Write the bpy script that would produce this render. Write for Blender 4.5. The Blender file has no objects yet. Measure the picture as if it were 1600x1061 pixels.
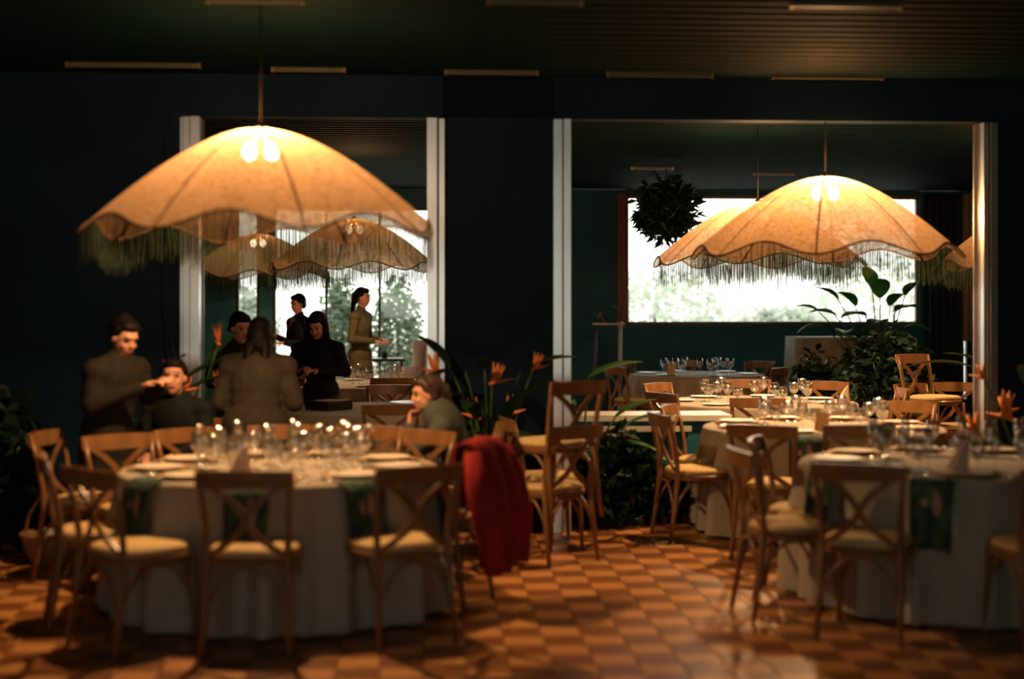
import bpy, bmesh, math, random
from mathutils import Vector, Matrix, Euler, Quaternion
random.seed(7)
PI = math.pi
S = bpy.context.scene
COL = S.collection

# ------------------------------------------------------------------ camera, world, exposure
cam = bpy.data.objects.new('camera', bpy.data.cameras.new('camera')); COL.objects.link(cam)
cam.location = (0, 0, 1.66); cam.rotation_euler = (PI/2, 0, 0)
cam.data.sensor_width = 36; cam.data.lens = 51.75; cam.data.shift_y = -0.0359
cam.data.clip_end = 200
cam.data.dof.use_dof = True; cam.data.dof.focus_distance = 14.5; cam.data.dof.aperture_fstop = 0.8
S.camera = cam
S.view_settings.view_transform = 'Standard'; S.view_settings.look = 'None'
S.view_settings.gamma = 1; S.view_settings.use_curve_mapping = False
S.view_settings.exposure = 0.12
w = bpy.data.worlds.new('overcast'); S.world = w; w.use_nodes = True
bg = w.node_tree.nodes['Background']; bg.inputs[0].default_value = (1.0, 1.0, 0.88, 1); bg.inputs[1].default_value = 3.4
S.cycles.use_denoising = True
S.cycles.max_bounces = 8; S.cycles.transparent_max_bounces = 24
S.cycles.caustics_reflective = False; S.cycles.caustics_refractive = False
S.cycles.sample_clamp_indirect = 4.0
LAMP_W = 285.0
LAMP_COL = (1.0, 0.57, 0.26)
TH = 0.06          # the building stands slightly turned to the camera

# ------------------------------------------------------------------ helpers
class MB:
    def __init__(s): s.v = []; s.f = []; s.m = []; s.cm = 0
    def add(s, vs, fs):
        o = len(s.v); s.v += [tuple(p) for p in vs]
        for f in fs: s.f.append([i+o for i in f]); s.m.append(s.cm)
        return s
    def box(s, x0, x1, y0, y1, z0, z1):
        return s.add([(x0,y0,z0),(x1,y0,z0),(x1,y1,z0),(x0,y1,z0),(x0,y0,z1),(x1,y0,z1),(x1,y1,z1),(x0,y1,z1)],
                     [(3,2,1,0),(4,5,6,7),(0,1,5,4),(1,2,6,5),(2,3,7,6),(3,0,4,7)])
    def tube(s, pts, r, n=8, cap=True, sx=1.0):
        pts = [Vector(p) for p in pts]; k = len(pts)
        rs = r if isinstance(r, (list, tuple)) else [r]*k
        vs = []; fs = []; up = None
        for i, p in enumerate(pts):
            t = (pts[min(i+1, k-1)] - pts[max(i-1, 0)]).normalized()
            if up is None:
                up = Vector((0,0,1)) if abs(t.z) < .9 else Vector((0,1,0))
            a = t.cross(up)
            if a.length < 1e-5: a = t.cross(Vector((1,0,0)))
            a.normalize(); b = a.cross(t).normalized(); up = b
            for j in range(n):
                q = 2*PI*j/n
                vs.append(p + a*math.cos(q)*rs[i]*sx + b*math.sin(q)*rs[i])
        for i in range(k-1):
            for j in range(n):
                fs.append((i*n+j, i*n+(j+1)%n, (i+1)*n+(j+1)%n, (i+1)*n+j))
        if cap:
            fs.append(tuple(range(n))[::-1]); fs.append(tuple((k-1)*n+j for j in range(n)))
        return s.add(vs, fs)
    def lathe(s, prof, n=24, c=(0,0,0)):
        vs = []; fs = []; k = len(prof)
        for (r, z) in prof:
            for j in range(n):
                q = 2*PI*j/n; vs.append((c[0]+r*math.cos(q), c[1]+r*math.sin(q), c[2]+z))
        for i in range(k-1):
            for j in range(n):
                fs.append((i*n+j, i*n+(j+1)%n, (i+1)*n+(j+1)%n, (i+1)*n+j))
        if prof[0][0] > 1e-6: fs.append(tuple(range(n))[::-1])
        if prof[-1][0] > 1e-6: fs.append(tuple((k-1)*n+j for j in range(n)))
        return s.add(vs, fs)
    def ell(s, c, r, M=None, nu=16, nv=10):
        vs = []; fs = []; c = Vector(c)
        for i in range(nv+1):
            p = PI*i/nv
            for j in range(nu):
                q = 2*PI*j/nu
                d = Vector((r[0]*math.sin(p)*math.cos(q), r[1]*math.sin(p)*math.sin(q), r[2]*math.cos(p)))
                if M is not None: d = M @ d
                vs.append(c+d)
        for i in range(nv):
            for j in range(nu):
                fs.append((i*nu+j, (i+1)*nu+j, (i+1)*nu+(j+1)%nu, i*nu+(j+1)%nu))
        return s.add(vs, fs)
    def caps(s, a, b, ra, rb, n=10, k=7):
        """tapered limb with round ends"""
        a = Vector(a); b = Vector(b); t = (b-a).normalized()
        pts = []; rs = []
        for i in range(k):
            q = PI/2*i/(k-1); pts.append(a - t*ra*math.cos(q)); rs.append(max(ra*math.sin(q), .0015))
        for i in range(k):
            q = PI/2*(1-i/(k-1)); pts.append(b + t*rb*math.cos(q)); rs.append(max(rb*math.sin(q), .0015))
        return s.tube(pts, rs, n)
    def mesh(s, name, smooth=True):
        me = bpy.data.meshes.new(name); me.from_pydata(s.v, [], s.f)
        if smooth: me.polygons.foreach_set('use_smooth', [True]*len(me.polygons))
        if any(s.m): me.polygons.foreach_set('material_index', s.m)
        me.update(); return me
    def build(s, name, mat, parent=None, loc=(0,0,0), smooth=True, rot=None, auto=None):
        me = s.mesh(name, smooth)
        for m_ in (mat if isinstance(mat, (list, tuple)) else [mat]): me.materials.append(m_)
        if auto is not None:
            try: me.set_sharp_from_angle(angle=auto)
            except Exception: pass
        return link(name, me, parent, loc, rot)

def link(name, me, parent=None, loc=(0,0,0), rot=None):
    o = bpy.data.objects.new(name, me); COL.objects.link(o)
    o.location = loc; o.parent = parent
    if rot is not None: o.rotation_euler = rot
    return o
def tag(o, label=None, cat=None, group=None, kind=None):
    if label: o['label'] = label
    if cat: o['category'] = cat
    if group: o['group'] = group
    if kind: o['kind'] = kind
    return o
def thing(name, label, cat, loc=(0,0,0), rz=0, group=None):
    o = bpy.data.objects.new(name, None); COL.objects.link(o)
    o.location = loc; o.rotation_euler = (0,0,rz); o.empty_display_size = .1
    return tag(o, label, cat, group)
def copy_tree(o, parent=None):
    c = o.copy(); COL.objects.link(c); c.parent = parent
    for ch in list(o.children): copy_tree(ch, c)
    return c
def B(u, v, z=0):
    return (u*math.cos(TH)-v*math.sin(TH), u*math.sin(TH)+v*math.cos(TH), z)
def struct(o, label=None):
    o['kind'] = 'structure'
    if label: o['label'] = label
    return o
def bez(a, b, c, n=8):
    a, b, c = Vector(a), Vector(b), Vector(c)
    return [a*(1-t)**2 + b*2*t*(1-t) + c*t*t for t in [i/n for i in range(n+1)]]

# ------------------------------------------------------------------ materials
def mat(name, col, rough=.6, var=.12, scale=8.0, spec=.4, metal=0, bump=0, bscale=60, sheen=0, stretch=None):
    m = bpy.data.materials.new(name); m.use_nodes = True
    nt = m.node_tree; p = nt.nodes['Principled BSDF']
    p.inputs['Roughness'].default_value = rough; p.inputs['Metallic'].default_value = metal
    p.inputs['Specular IOR Level'].default_value = spec
    tc = nt.nodes.new('ShaderNodeTexCoord'); src = tc.outputs['Object']
    if stretch:
        mp = nt.nodes.new('ShaderNodeMapping'); mp.inputs['Scale'].default_value = stretch
        nt.links.new(src, mp.inputs[0]); src = mp.outputs[0]
    nz = nt.nodes.new('ShaderNodeTexNoise'); nz.inputs['Scale'].default_value = scale; nz.inputs['Detail'].default_value = 4
    nt.links.new(src, nz.inputs['Vector'])
    rp = nt.nodes.new('ShaderNodeValToRGB')
    rp.color_ramp.elements[0].position = .3; rp.color_ramp.elements[1].position = .7
    rp.color_ramp.elements[0].color = (*[c*(1-var) for c in col], 1)
    rp.color_ramp.elements[1].color = (*[min(1, c*(1+var)) for c in col], 1)
    nt.links.new(nz.outputs['Fac'], rp.inputs[0]); nt.links.new(rp.outputs[0], p.inputs['Base Color'])
    if bump:
        n2 = nt.nodes.new('ShaderNodeTexNoise'); n2.inputs['Scale'].default_value = bscale
        nt.links.new(src, n2.inputs['Vector'])
        bp = nt.nodes.new('ShaderNodeBump'); bp.inputs['Strength'].default_value = bump; bp.inputs['Distance'].default_value = .01
        nt.links.new(n2.outputs['Fac'], bp.inputs['Height']); nt.links.new(bp.outputs[0], p.inputs['Normal'])
    if sheen: p.inputs['Sheen Weight'].default_value = sheen
    return m
def leafmat(name, col, trans=.35, rough=.45, tk=(1.2, 1.6, .8)):
    m = mat(name, col, rough, .3, 5, .4)
    nt = m.node_tree; p = nt.nodes['Principled BSDF']; out = nt.nodes['Material Output']
    t = nt.nodes.new('ShaderNodeBsdfTranslucent'); t.inputs[0].default_value = (min(1, col[0]*tk[0]), min(1, col[1]*tk[1]), min(1, col[2]*tk[2]), 1)
    mx = nt.nodes.new('ShaderNodeMixShader'); mx.inputs[0].default_value = trans
    nt.links.new(p.outputs[0], mx.inputs[1]); nt.links.new(t.outputs[0], mx.inputs[2]); nt.links.new(mx.outputs[0], out.inputs[0])
    return m
def glassmat(name, tint=(1,1,1), lo=.04, hi=.75, rough=.03):
    m = bpy.data.materials.new(name); m.use_nodes = True; nt = m.node_tree
    nt.nodes.remove(nt.nodes['Principled BSDF']); out = nt.nodes['Material Output']
    tr = nt.nodes.new('ShaderNodeBsdfTransparent'); tr.inputs[0].default_value = (*tint, 1)
    gl = nt.nodes.new('ShaderNodeBsdfGlossy'); gl.inputs['Roughness'].default_value = rough
    lw = nt.nodes.new('ShaderNodeLayerWeight'); lw.inputs[0].default_value = .35
    mr = nt.nodes.new('ShaderNodeMapRange'); mr.inputs['To Min'].default_value = lo; mr.inputs['To Max'].default_value = hi
    mx = nt.nodes.new('ShaderNodeMixShader')
    nt.links.new(lw.outputs['Facing'], mr.inputs[0]); nt.links.new(mr.outputs[0], mx.inputs[0])
    nt.links.new(tr.outputs[0], mx.inputs[1]); nt.links.new(gl.outputs[0], mx.inputs[2]); nt.links.new(mx.outputs[0], out.inputs[0])
    return m
def shademat():
    m = bpy.data.materials.new('woven_raffia'); m.use_nodes = True; nt = m.node_tree
    nt.nodes.remove(nt.nodes['Principled BSDF']); out = nt.nodes['Material Output']
    tc = nt.nodes.new('ShaderNodeTexCoord')
    nz = nt.nodes.new('ShaderNodeTexNoise'); nz.inputs['Scale'].default_value = 38; nz.inputs['Detail'].default_value = 3
    nt.links.new(tc.outputs['Object'], nz.inputs['Vector'])
    rp = nt.nodes.new('ShaderNodeValToRGB')
    rp.color_ramp.elements[0].position = .36; rp.color_ramp.elements[1].position = .64
    rp.color_ramp.elements[0].color = (.26, .155, .082, 1); rp.color_ramp.elements[1].color = (.45, .295, .170, 1)
    nt.links.new(nz.outputs['Fac'], rp.inputs[0])
    df = nt.nodes.new('ShaderNodeBsdfDiffuse'); tl = nt.nodes.new('ShaderNodeBsdfTranslucent'); tr = nt.nodes.new('ShaderNodeBsdfTransparent')
    tr.inputs[0].default_value = (1, .93, .8, 1)
    nt.links.new(rp.outputs[0], df.inputs[0]); nt.links.new(rp.outputs[0], tl.inputs[0])
    m1 = nt.nodes.new('ShaderNodeMixShader'); m1.inputs[0].default_value = .62
    nt.links.new(df.outputs[0], m1.inputs[1]); nt.links.new(tl.outputs[0], m1.inputs[2])
    mr = nt.nodes.new('ShaderNodeMapRange'); mr.inputs['From Min'].default_value = .35; mr.inputs['From Max'].default_value = .7
    mr.inputs['To Min'].default_value = .08; mr.inputs['To Max'].default_value = .34
    nt.links.new(nz.outputs['Fac'], mr.inputs[0])
    m2 = nt.nodes.new('ShaderNodeMixShader'); nt.links.new(mr.outputs[0], m2.inputs[0])
    nt.links.new(m1.outputs[0], m2.inputs[1]); nt.links.new(tr.outputs[0], m2.inputs[2]); nt.links.new(m2.outputs[0], out.inputs[0])
    return m
def emis(name, col, st):
    m = bpy.data.materials.new(name); m.use_nodes = True; p = m.node_tree.nodes['Principled BSDF']
    p.inputs['Base Color'].default_value = (*col, 1); p.inputs['Emission Color'].default_value = (*col, 1); p.inputs['Emission Strength'].default_value = st
    return m
def bulbmat():
    m = bpy.data.materials.new('lit_bulb'); m.use_nodes = True; nt = m.node_tree
    nt.nodes.remove(nt.nodes['Principled BSDF']); out = nt.nodes['Material Output']
    tr = nt.nodes.new('ShaderNodeBsdfTransparent'); em = nt.nodes.new('ShaderNodeEmission')
    em.inputs[0].default_value = (1, .80, .58, 1); em.inputs[1].default_value = 30
    mx = nt.nodes.new('ShaderNodeMixShader'); mx.inputs[0].default_value = .4
    nt.links.new(tr.outputs[0], mx.inputs[1]); nt.links.new(em.outputs[0], mx.inputs[2]); nt.links.new(mx.outputs[0], out.inputs[0])
    return m
def napkinmat():
    m = bpy.data.materials.new('leaf_print_cloth'); m.use_nodes = True; nt = m.node_tree; p = nt.nodes['Principled BSDF']
    p.inputs['Roughness'].default_value = .8
    tc = nt.nodes.new('ShaderNodeTexCoord'); mp = nt.nodes.new('ShaderNodeMapping'); mp.inputs['Scale'].default_value = (26, 26, 11); mp.inputs['Rotation'].default_value = (0, .6, 0)
    vo = nt.nodes.new('ShaderNodeTexVoronoi'); vo.inputs['Scale'].default_value = 1.0
    rp = nt.nodes.new('ShaderNodeValToRGB'); rp.color_ramp.interpolation = 'CONSTANT'
    e = rp.color_ramp.elements; e[0].position = 0; e[0].color = (.007, .028, .022, 1); e[1].position = .45; e[1].color = (.018, .065, .036, 1)
    x = e.new(.7); x.color = (.05, .10, .05, 1); x = e.new(.9); x.color = (.30, .19, .16, 1)
    nt.links.new(tc.outputs['Object'], mp.inputs[0]); nt.links.new(mp.outputs[0], vo.inputs['Vector'])
    sp = nt.nodes.new('ShaderNodeSeparateColor'); nt.links.new(vo.outputs['Color'], sp.inputs[0])
    nt.links.new(sp.outputs[0], rp.inputs[0]); nt.links.new(rp.outputs[0], p.inputs['Base Color'])
    return m

M = dict(
 navy=mat('navy_paint', (.008, .025, .048), .65, .15, 1.5, .08),
 ceil=mat('dark_ceiling_metal', (.002, .013, .016), .65, .15, 2, .06),
 teal=mat('teal_paint', (.014, .11, .165), .6, .15, 2, .3),
 base=mat('screed', (.05, .025, .012), .8),
 cream=mat('satin_champagne_metal', (.95, .95, .90), .33, .04, 3, .5, 1.0),
 groove=mat('brown_groove', (.10, .05, .03), .6),
 wood_light=mat('light_oak_block', (.52, .24, .075), .38, .22, 6, .4, stretch=(1, 9, 1)),
 wood_dark=mat('dark_oak_block', (.21, .075, .022), .38, .25, 6, .4, stretch=(9, 1, 1)),
 chair=mat('honey_beech', (.205, .097, .034), .33, .22, 10, .5, stretch=(1, 1, .3)),
 seat=mat('straw_pad', (.62, .44, .20), .8, .14, 40, .2, bump=.3, bscale=140),
 cloth=mat('oatmeal_linen', (.35, .305, .235), .85, .06, 30, .15, bump=.15, bscale=220, sheen=.2),
 bcloth=mat('grey_linen', (.36, .36, .30), .85, .08, 30, .15),
 shade=shademat(),
 trim=mat('dark_braid', (.10, .055, .022), .8),
 fringe=mat('olive_fringe', (.012, .019, .008), .9, .4, 30, .1),
 bulb=bulbmat(),
 brass=mat('aged_brass', (.30, .2, .09), .4, .1, 8, .5, .8),
 black=mat('black_plastic', (.012, .012, .013), .5),
 glass=glassmat('clear_glass', (.97, .98, .98), .17, 1.0, .10),
 pane=glassmat('window_glass', (.96, .98, .98), .03, .5, .0),
 plate=mat('stoneware', (.70, .62, .48), .3, .05, 12, .5),
 charger=mat('woven_charger', (.42, .27, .11), .7, .25, 60, .3, bump=.4, bscale=120),
 white=mat('white_glaze', (.8, .8, .78), .25, .03, 5, .5),
 steel=mat('polished_steel', (.75, .75, .74), .18, .05, 5, .5, 1.0),
 napkin=napkinmat(),
 blush=mat('blush_linen', (.66, .46, .36), .85, .06, 20, .2),
 amber=mat('amber_paper', (.72, .45, .20), .7),
 leaf=leafmat('glossy_leaf', (.035, .12, .03)),
 leafd=leafmat('dark_leaf', (.007, .027, .014), .2),
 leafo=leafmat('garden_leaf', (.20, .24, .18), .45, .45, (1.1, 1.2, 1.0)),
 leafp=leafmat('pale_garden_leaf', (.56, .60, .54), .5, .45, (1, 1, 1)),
 stem=mat('green_stem', (.05, .10, .03), .5),
 flower=mat('orange_petal', (.75, .22, .05), .5, .25, 12),
 flowerw=mat('cream_petal', (.66, .56, .36), .6),
 pot=mat('dark_pot', (.03, .032, .03), .6),
 wicker=mat('wicker', (.42, .22, .09), .7, .35, 50, .3, bump=.8, bscale=90),
 red=mat('crimson_wool', (.27, .026, .024), .9, .15, 14, .05, bump=.2, bscale=60),
 skin=mat('skin', (.60, .30, .19), .5, .06, 10, .35),
 hair=mat('dark_hair', (.006, .0045, .004), .6, .3, 40, .15, stretch=(1, 1, .15)),
 hairb=mat('brown_hair', (.05, .028, .018), .5, .3, 40, .4, stretch=(1, 1, .15)),
 lips=mat('lips', (.35, .09, .07), .5),
 eye=mat('dark_eye', (.02, .015, .012), .2),
 coat=mat('brown_black_coat', (.017, .014, .009), .85, .2, 20, .2),
 dark=mat('black_knit', (.007, .009, .010), .85, .2, 20, .2),
 jacket=mat('taupe_jacket', (.036, .028, .020), .85, .2, 14, .2, bump=.3, bscale=20),
 sweater=mat('olive_grey_sweater', (.070, .078, .066), .9, .15, 30, .2),
 olive=mat('olive_linen', (.11, .095, .055), .85, .15, 20, .2),
 trousers=mat('charcoal_trousers', (.022, .024, .028), .85),
 shoe=mat('dark_shoe', (.015, .012, .010), .5),
 curtain=mat('slate_curtain', (.035, .05, .075), .9, .15, 3, .1),
 curtainl=mat('rose_curtain', (.50, .36, .32), .9, .1, 3, .1),
 upholst=mat('grey_mauve_upholstery', (.78, .72, .74), .85, .06, 20, .2),
 upholst2=mat('mauve_cushion', (.42, .37, .42), .85, .06, 20, .2),
 darkwood=mat('dark_walnut', (.03, .02, .014), .4, .2, 8),
 jamb=mat('brown_jamb', (.20, .09, .05), .5),
 marble=mat('pale_stone', (.62, .60, .52), .35, .1, 4, .5),
 strip=mat('dull_gold_strip', (.11, .11, .05), .45, .1, 3, .5, .0),  # colour stands in for streaks of light on the ceiling
 ground=mat('pale_terrace', (.55, .55, .50), .9, .1, 2),
 cord=mat('cord', (.008, .008, .006), .7),
)

# ------------------------------------------------------------------ the building
FZ = 3.30            # ceiling height
PV = 10.70           # partition line
WV = 21.2            # window wall
fl = MB().box(-7.5, 9.0, -3, 22, -.20, -.014).build('floor', M['base'], None, (0,0,0), False, (0,0,TH))
struct(fl, 'orange and brown chequered parquet floor')
T = .1975
def blockmesh(material):
    b = MB(); h = T/2-.0015; e = .003
    b.add([(-h,-h,-.014),(h,-h,-.014),(h,h,-.014),(-h,h,-.014),(-h,-h,-e),(h,-h,-e),(h,h,-e),(-h,h,-e),
           (-h+e,-h+e,0),(h-e,-h+e,0),(h-e,h-e,0),(-h+e,h-e,0)],
          [(0,1,5,4),(1,2,6,5),(2,3,7,6),(3,0,4,7),(4,5,9,8),(5,6,10,9),(6,7,11,10),(7,4,8,11),(8,9,10,11)])
    return b
bl = [blockmesh(0).mesh('parquet_block', False), blockmesh(0).mesh('parquet_block', False)]
bl[0].materials.append(M['wood_light']); bl[1].materials.append(M['wood_dark'])
cells = []
for i in range(-36, 45):
    for j in range(-14, 111):
        u = (i+.5)*T; v = (j+.5)*T
        x, y, _ = B(u, v)
        px = 800 + 2300*x/max(y, .1); py = 473 + 2300*1.66/max(y, .1)
        hid = any((x-cx)**2+(y-cy)**2 < .98**2 for cx, cy in ((-1.27, 8.2), (2.55, 8.35)))
        inv = y > 5 and -20 < px < 1620 and py < 1068 and not hid
        cells.append((0 if inv else 1, y, u, v, (i+j) % 2))
cells.sort()
rest = MB()
bm0 = blockmesh(0)
for k, (q, y, u, v, c) in enumerate(cells):
    if k < 300: link('parquet_block', bl[c], fl, (u, v, 0))
    else:
        rest.cm = c; rest.add([(a[0]+u, a[1]+v, a[2]) for a in bm0.v], bm0.f)
ro = rest.build('parquet_blocks', [M['wood_light'], M['wood_dark']], fl, smooth=False); ro['kind'] = 'stuff'

ce = MB().box(-7.5, 9, -3, 22, FZ+.03, FZ+.2).build('ceiling', M['ceil'], None, (0,0,0), False, (0,0,TH))
struct(ce, 'dark ceiling of narrow metal slats')
sl = MB(); n = 6; W2 = .083
pts = [(-W2 + 2*W2*k/n, -.03 + .03*abs(2*k/n-1)**2.4) for k in range(n+1)]
vs = [(-7.2, a, b) for a, b in pts] + [(8.6, a, b) for a, b in pts]
sl.add(vs, [(k, k+n+1, k+n+2, k+1) for k in range(n)])
slm = sl.mesh('ceiling_slat'); slm.materials.append(M['ceil'])
v = 6.0
while v < WV:
    if True: link('ceiling_slat', slm, ce, (0, v, FZ+.028))
    v += .18
def wall(name, u0, u1, v0, v1, z0, z1, m, label):
    return struct(MB().box(u0, u1, v0, v1, z0, z1).build(name, m, None, (0,0,0), False, (0,0,TH)), label)
wall('wall_left', -7.0, -6.85, -3, 22, 0, FZ, M['navy'], 'dark navy side wall')
wall('wall_right', 8.6, 8.75, -3, 22, 0, FZ, M['navy'], 'dark navy side wall')
wall('wall_front_left', -6.85, -1.72, PV-.06, PV+.10, 0, FZ, M['navy'], 'dark navy partition wall behind the front table')
wall('wall_front_middle', .14, .94, PV-.06, PV+.10, 0, FZ, M['navy'], 'dark navy wall panel between the openings')
wall('wall_front_right', 4.21, 8.6, PV-.06, PV+.10, 0, FZ, M['navy'], 'dark navy partition wall at the right edge')
wall('trim_1', -1.72, 4.21, PV-.06, PV+.10, 2.995, FZ, M['navy'], 'dark header over both wide openings')
# rear wall of the front hall, behind the camera, with an unseen wide opening added for fill light
wb = MB(); wb.box(-6.85, -3.1, -3, -2.85, 0, FZ).box(2.5, 8.6, -3, -2.85, 0, FZ).box(-3.1, 2.5, -3, -2.85, 2.2, FZ).box(-3.1, 2.5, -3, -2.85, 0, 1.2)
struct(wb.build('wall_rear', M['navy'], None, (0,0,0), False, (0,0,TH)), 'dark wall with a wide terrace opening')
# window wall
wins = [(-2.68, -2.34, .35, 3.03), (-2.16, .90, .35, 3.03), (2.93, 7.27, 1.34, 3.22), (7.90, 8.03, .2, 3.22)]
ww = MB(); us = -6.85
for (a, b, z0, z1) in wins:
    ww.box(us, a, WV, WV+.2, 0, FZ); ww.box(a, b, WV, WV+.2, 0, z0); ww.box(a, b, WV, WV+.2, z1, FZ+.02); us = b
ww.box(us, 8.6, WV, WV+.2, 0, FZ)
struct(ww.build('wall_back', M['teal'], None, (0,0,0), False, (0,0,TH)), 'dark teal window wall at the far end')
nm = [0, 3, 0, 0]
for k, (a, b, z0, z1) in enumerate(wins):
    f = MB(); t = .045
    f.box(a, a+t, WV+.04, WV+.12, z0, z1).box(b-t, b, WV+.04, WV+.12, z0, z1).box(a, b, WV+.04, WV+.12, z0, z0+t).box(a, b, WV+.04, WV+.12, z1-t, z1)
    wf = f.build('window_%d' % (k+1), M['jamb'] if k == 2 else M['darkwood'], None, (0,0,0), False, (0,0,TH))
    struct(wf, ['narrow bright window left of the dark column', 'tall garden window with thin mullions', 'wide white-bright window over a teal sill wall', 'thin slit of window between curtains'][k])
    cuts = [a+t] + [a + (b-a)*(i+1)/(nm[k]+1) for i in range(nm[k])] + [b-t]
    for i in range(len(cuts)-1):
        MB().box(cuts[i], cuts[i+1], WV+.075, WV+.083, z0+t, z1-t).build('pane', M['pane'], wf, smooth=False)
    for c in cuts[1:-1]:
        MB().box(c-.018, c+.018, WV+.05, WV+.11, z0+t, z1-t).build('mullion', M['darkwood'], wf, smooth=False)
struct(MB().box(2.80, 2.93, WV-.03, WV+.02, 1.30, 3.24).build('trim_2', M['jamb'], None, (0,0,0), False, (0,0,TH)), 'brown wooden jamb left of the wide window')
# cream posts of the two openings
def post(k, u0, u1, strips, label):
    t = struct(MB().box(u0, u1, PV-.05, PV+.09, 0, 2.99).build('trim_%d' % k, M['groove'], None, (0,0,0), False, (0,0,TH)), label)
    for (a, b, d) in strips:
        MB().box(u0+a*(u1-u0), u0+b*(u1-u0), PV-.05-d, PV+.10, 0, 2.985).build('strip', M['cream'], t, smooth=False)
post(3, -1.735, -1.59, ((0, .14, .02), (.2, .5, .06), (.56, 1.0, .09)), 'cream grooved post left of the garden view opening')
post(4, .025, .15, ((0, .56, .09), (.68, 1.0, .05)), 'cream grooved post right of the garden view opening')
post(5, .936, 1.06, ((0, .5, .07), (.58, 1.0, .09)), 'broad cream post left of the wide window opening')
post(6, 4.11, 4.22, ((0, .3, .06), (.42, .72, .08), (.82, 1.0, .05)), 'cream post at the right end of the wide opening')
struct(MB().box(-3.25, -3.02, PV-.13, PV-.06, 0, FZ).build('trim_7', M['black'], None, (0,0,0), False, (0,0,TH)), 'black vertical panel on the left partition wall')
# narrow strips added to imitate streaks of light on the ceiling
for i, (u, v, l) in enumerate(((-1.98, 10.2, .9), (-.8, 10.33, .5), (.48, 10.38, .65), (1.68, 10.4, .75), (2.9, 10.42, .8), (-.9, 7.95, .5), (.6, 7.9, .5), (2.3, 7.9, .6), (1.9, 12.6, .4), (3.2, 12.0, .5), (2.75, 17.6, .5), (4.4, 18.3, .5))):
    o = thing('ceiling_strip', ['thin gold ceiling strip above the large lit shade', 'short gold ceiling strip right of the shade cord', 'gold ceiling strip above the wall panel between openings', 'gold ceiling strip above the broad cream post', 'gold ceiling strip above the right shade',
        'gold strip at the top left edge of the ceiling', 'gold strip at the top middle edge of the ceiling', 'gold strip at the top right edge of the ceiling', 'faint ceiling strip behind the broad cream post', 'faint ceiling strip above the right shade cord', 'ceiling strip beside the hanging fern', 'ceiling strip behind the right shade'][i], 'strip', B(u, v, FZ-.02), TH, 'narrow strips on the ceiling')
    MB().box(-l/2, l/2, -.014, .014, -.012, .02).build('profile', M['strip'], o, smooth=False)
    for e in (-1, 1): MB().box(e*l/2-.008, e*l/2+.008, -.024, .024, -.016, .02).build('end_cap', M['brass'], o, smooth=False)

# ------------------------------------------------------------------ outside
struct(MB().box(-40, 40, 21.6, 90, -.4, -.05).build('ground', M['ground'], None, (0,0,0), False, (0,0,TH)), 'pale terrace outside the windows')
def leafcloud(n, rad, size, seed, flat=.5, shell=.55):
    rnd = random.Random(seed); b = MB()
    for i in range(n):
        d = Vector((rnd.gauss(0,1), rnd.gauss(0,1), rnd.gauss(0,1))).normalized() * (shell + (1-shell)*rnd.random())
        p = Vector((d.x*rad[0], d.y*rad[1], d.z*rad[2]))
        q = Euler((rnd.uniform(-1.2, 1.2), rnd.uniform(-1.2, 1.2), rnd.uniform(0, 6.28))).to_matrix()
        L = size*rnd.uniform(.6, 1.3); w_ = L*flat*.5
        b.add([p, p+q@Vector((w_, L*.45, .05*L)), p+q@Vector((0, L, -.12*L)), p+q@Vector((-w_, L*.45, .05*L))], [(0,1,2),(0,2,3)])
    return b
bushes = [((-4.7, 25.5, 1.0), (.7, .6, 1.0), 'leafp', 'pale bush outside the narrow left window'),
          ((-2.9, 25.0, 1.05), (.40, .40, 1.1), 'leafo', 'dense green hedge outside behind the standing figures'),
          ((-1.98, 25.4, 1.05), (.47, .42, 1.12), 'leafo', 'speckled green hedge outside beside the armchair'),
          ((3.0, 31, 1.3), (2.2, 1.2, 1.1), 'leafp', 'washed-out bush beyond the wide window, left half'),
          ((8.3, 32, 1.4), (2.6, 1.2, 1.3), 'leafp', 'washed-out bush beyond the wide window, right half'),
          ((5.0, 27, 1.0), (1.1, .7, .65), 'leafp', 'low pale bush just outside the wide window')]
for i, (c, r, m_, lab) in enumerate(bushes):
    o = thing('garden_bush', lab, 'bush', (c[0], c[1], -.05), 0, 'bushes in the garden')
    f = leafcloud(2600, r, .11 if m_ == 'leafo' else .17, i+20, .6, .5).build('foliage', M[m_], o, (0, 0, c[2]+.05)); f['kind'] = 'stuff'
    MB().tube([(0,0,0), (.03,0,c[2]*.6), (0,.02,c[2]+.3)], [.06, .05, .03], 8).build('trunk', M['darkwood'], o)

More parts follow.
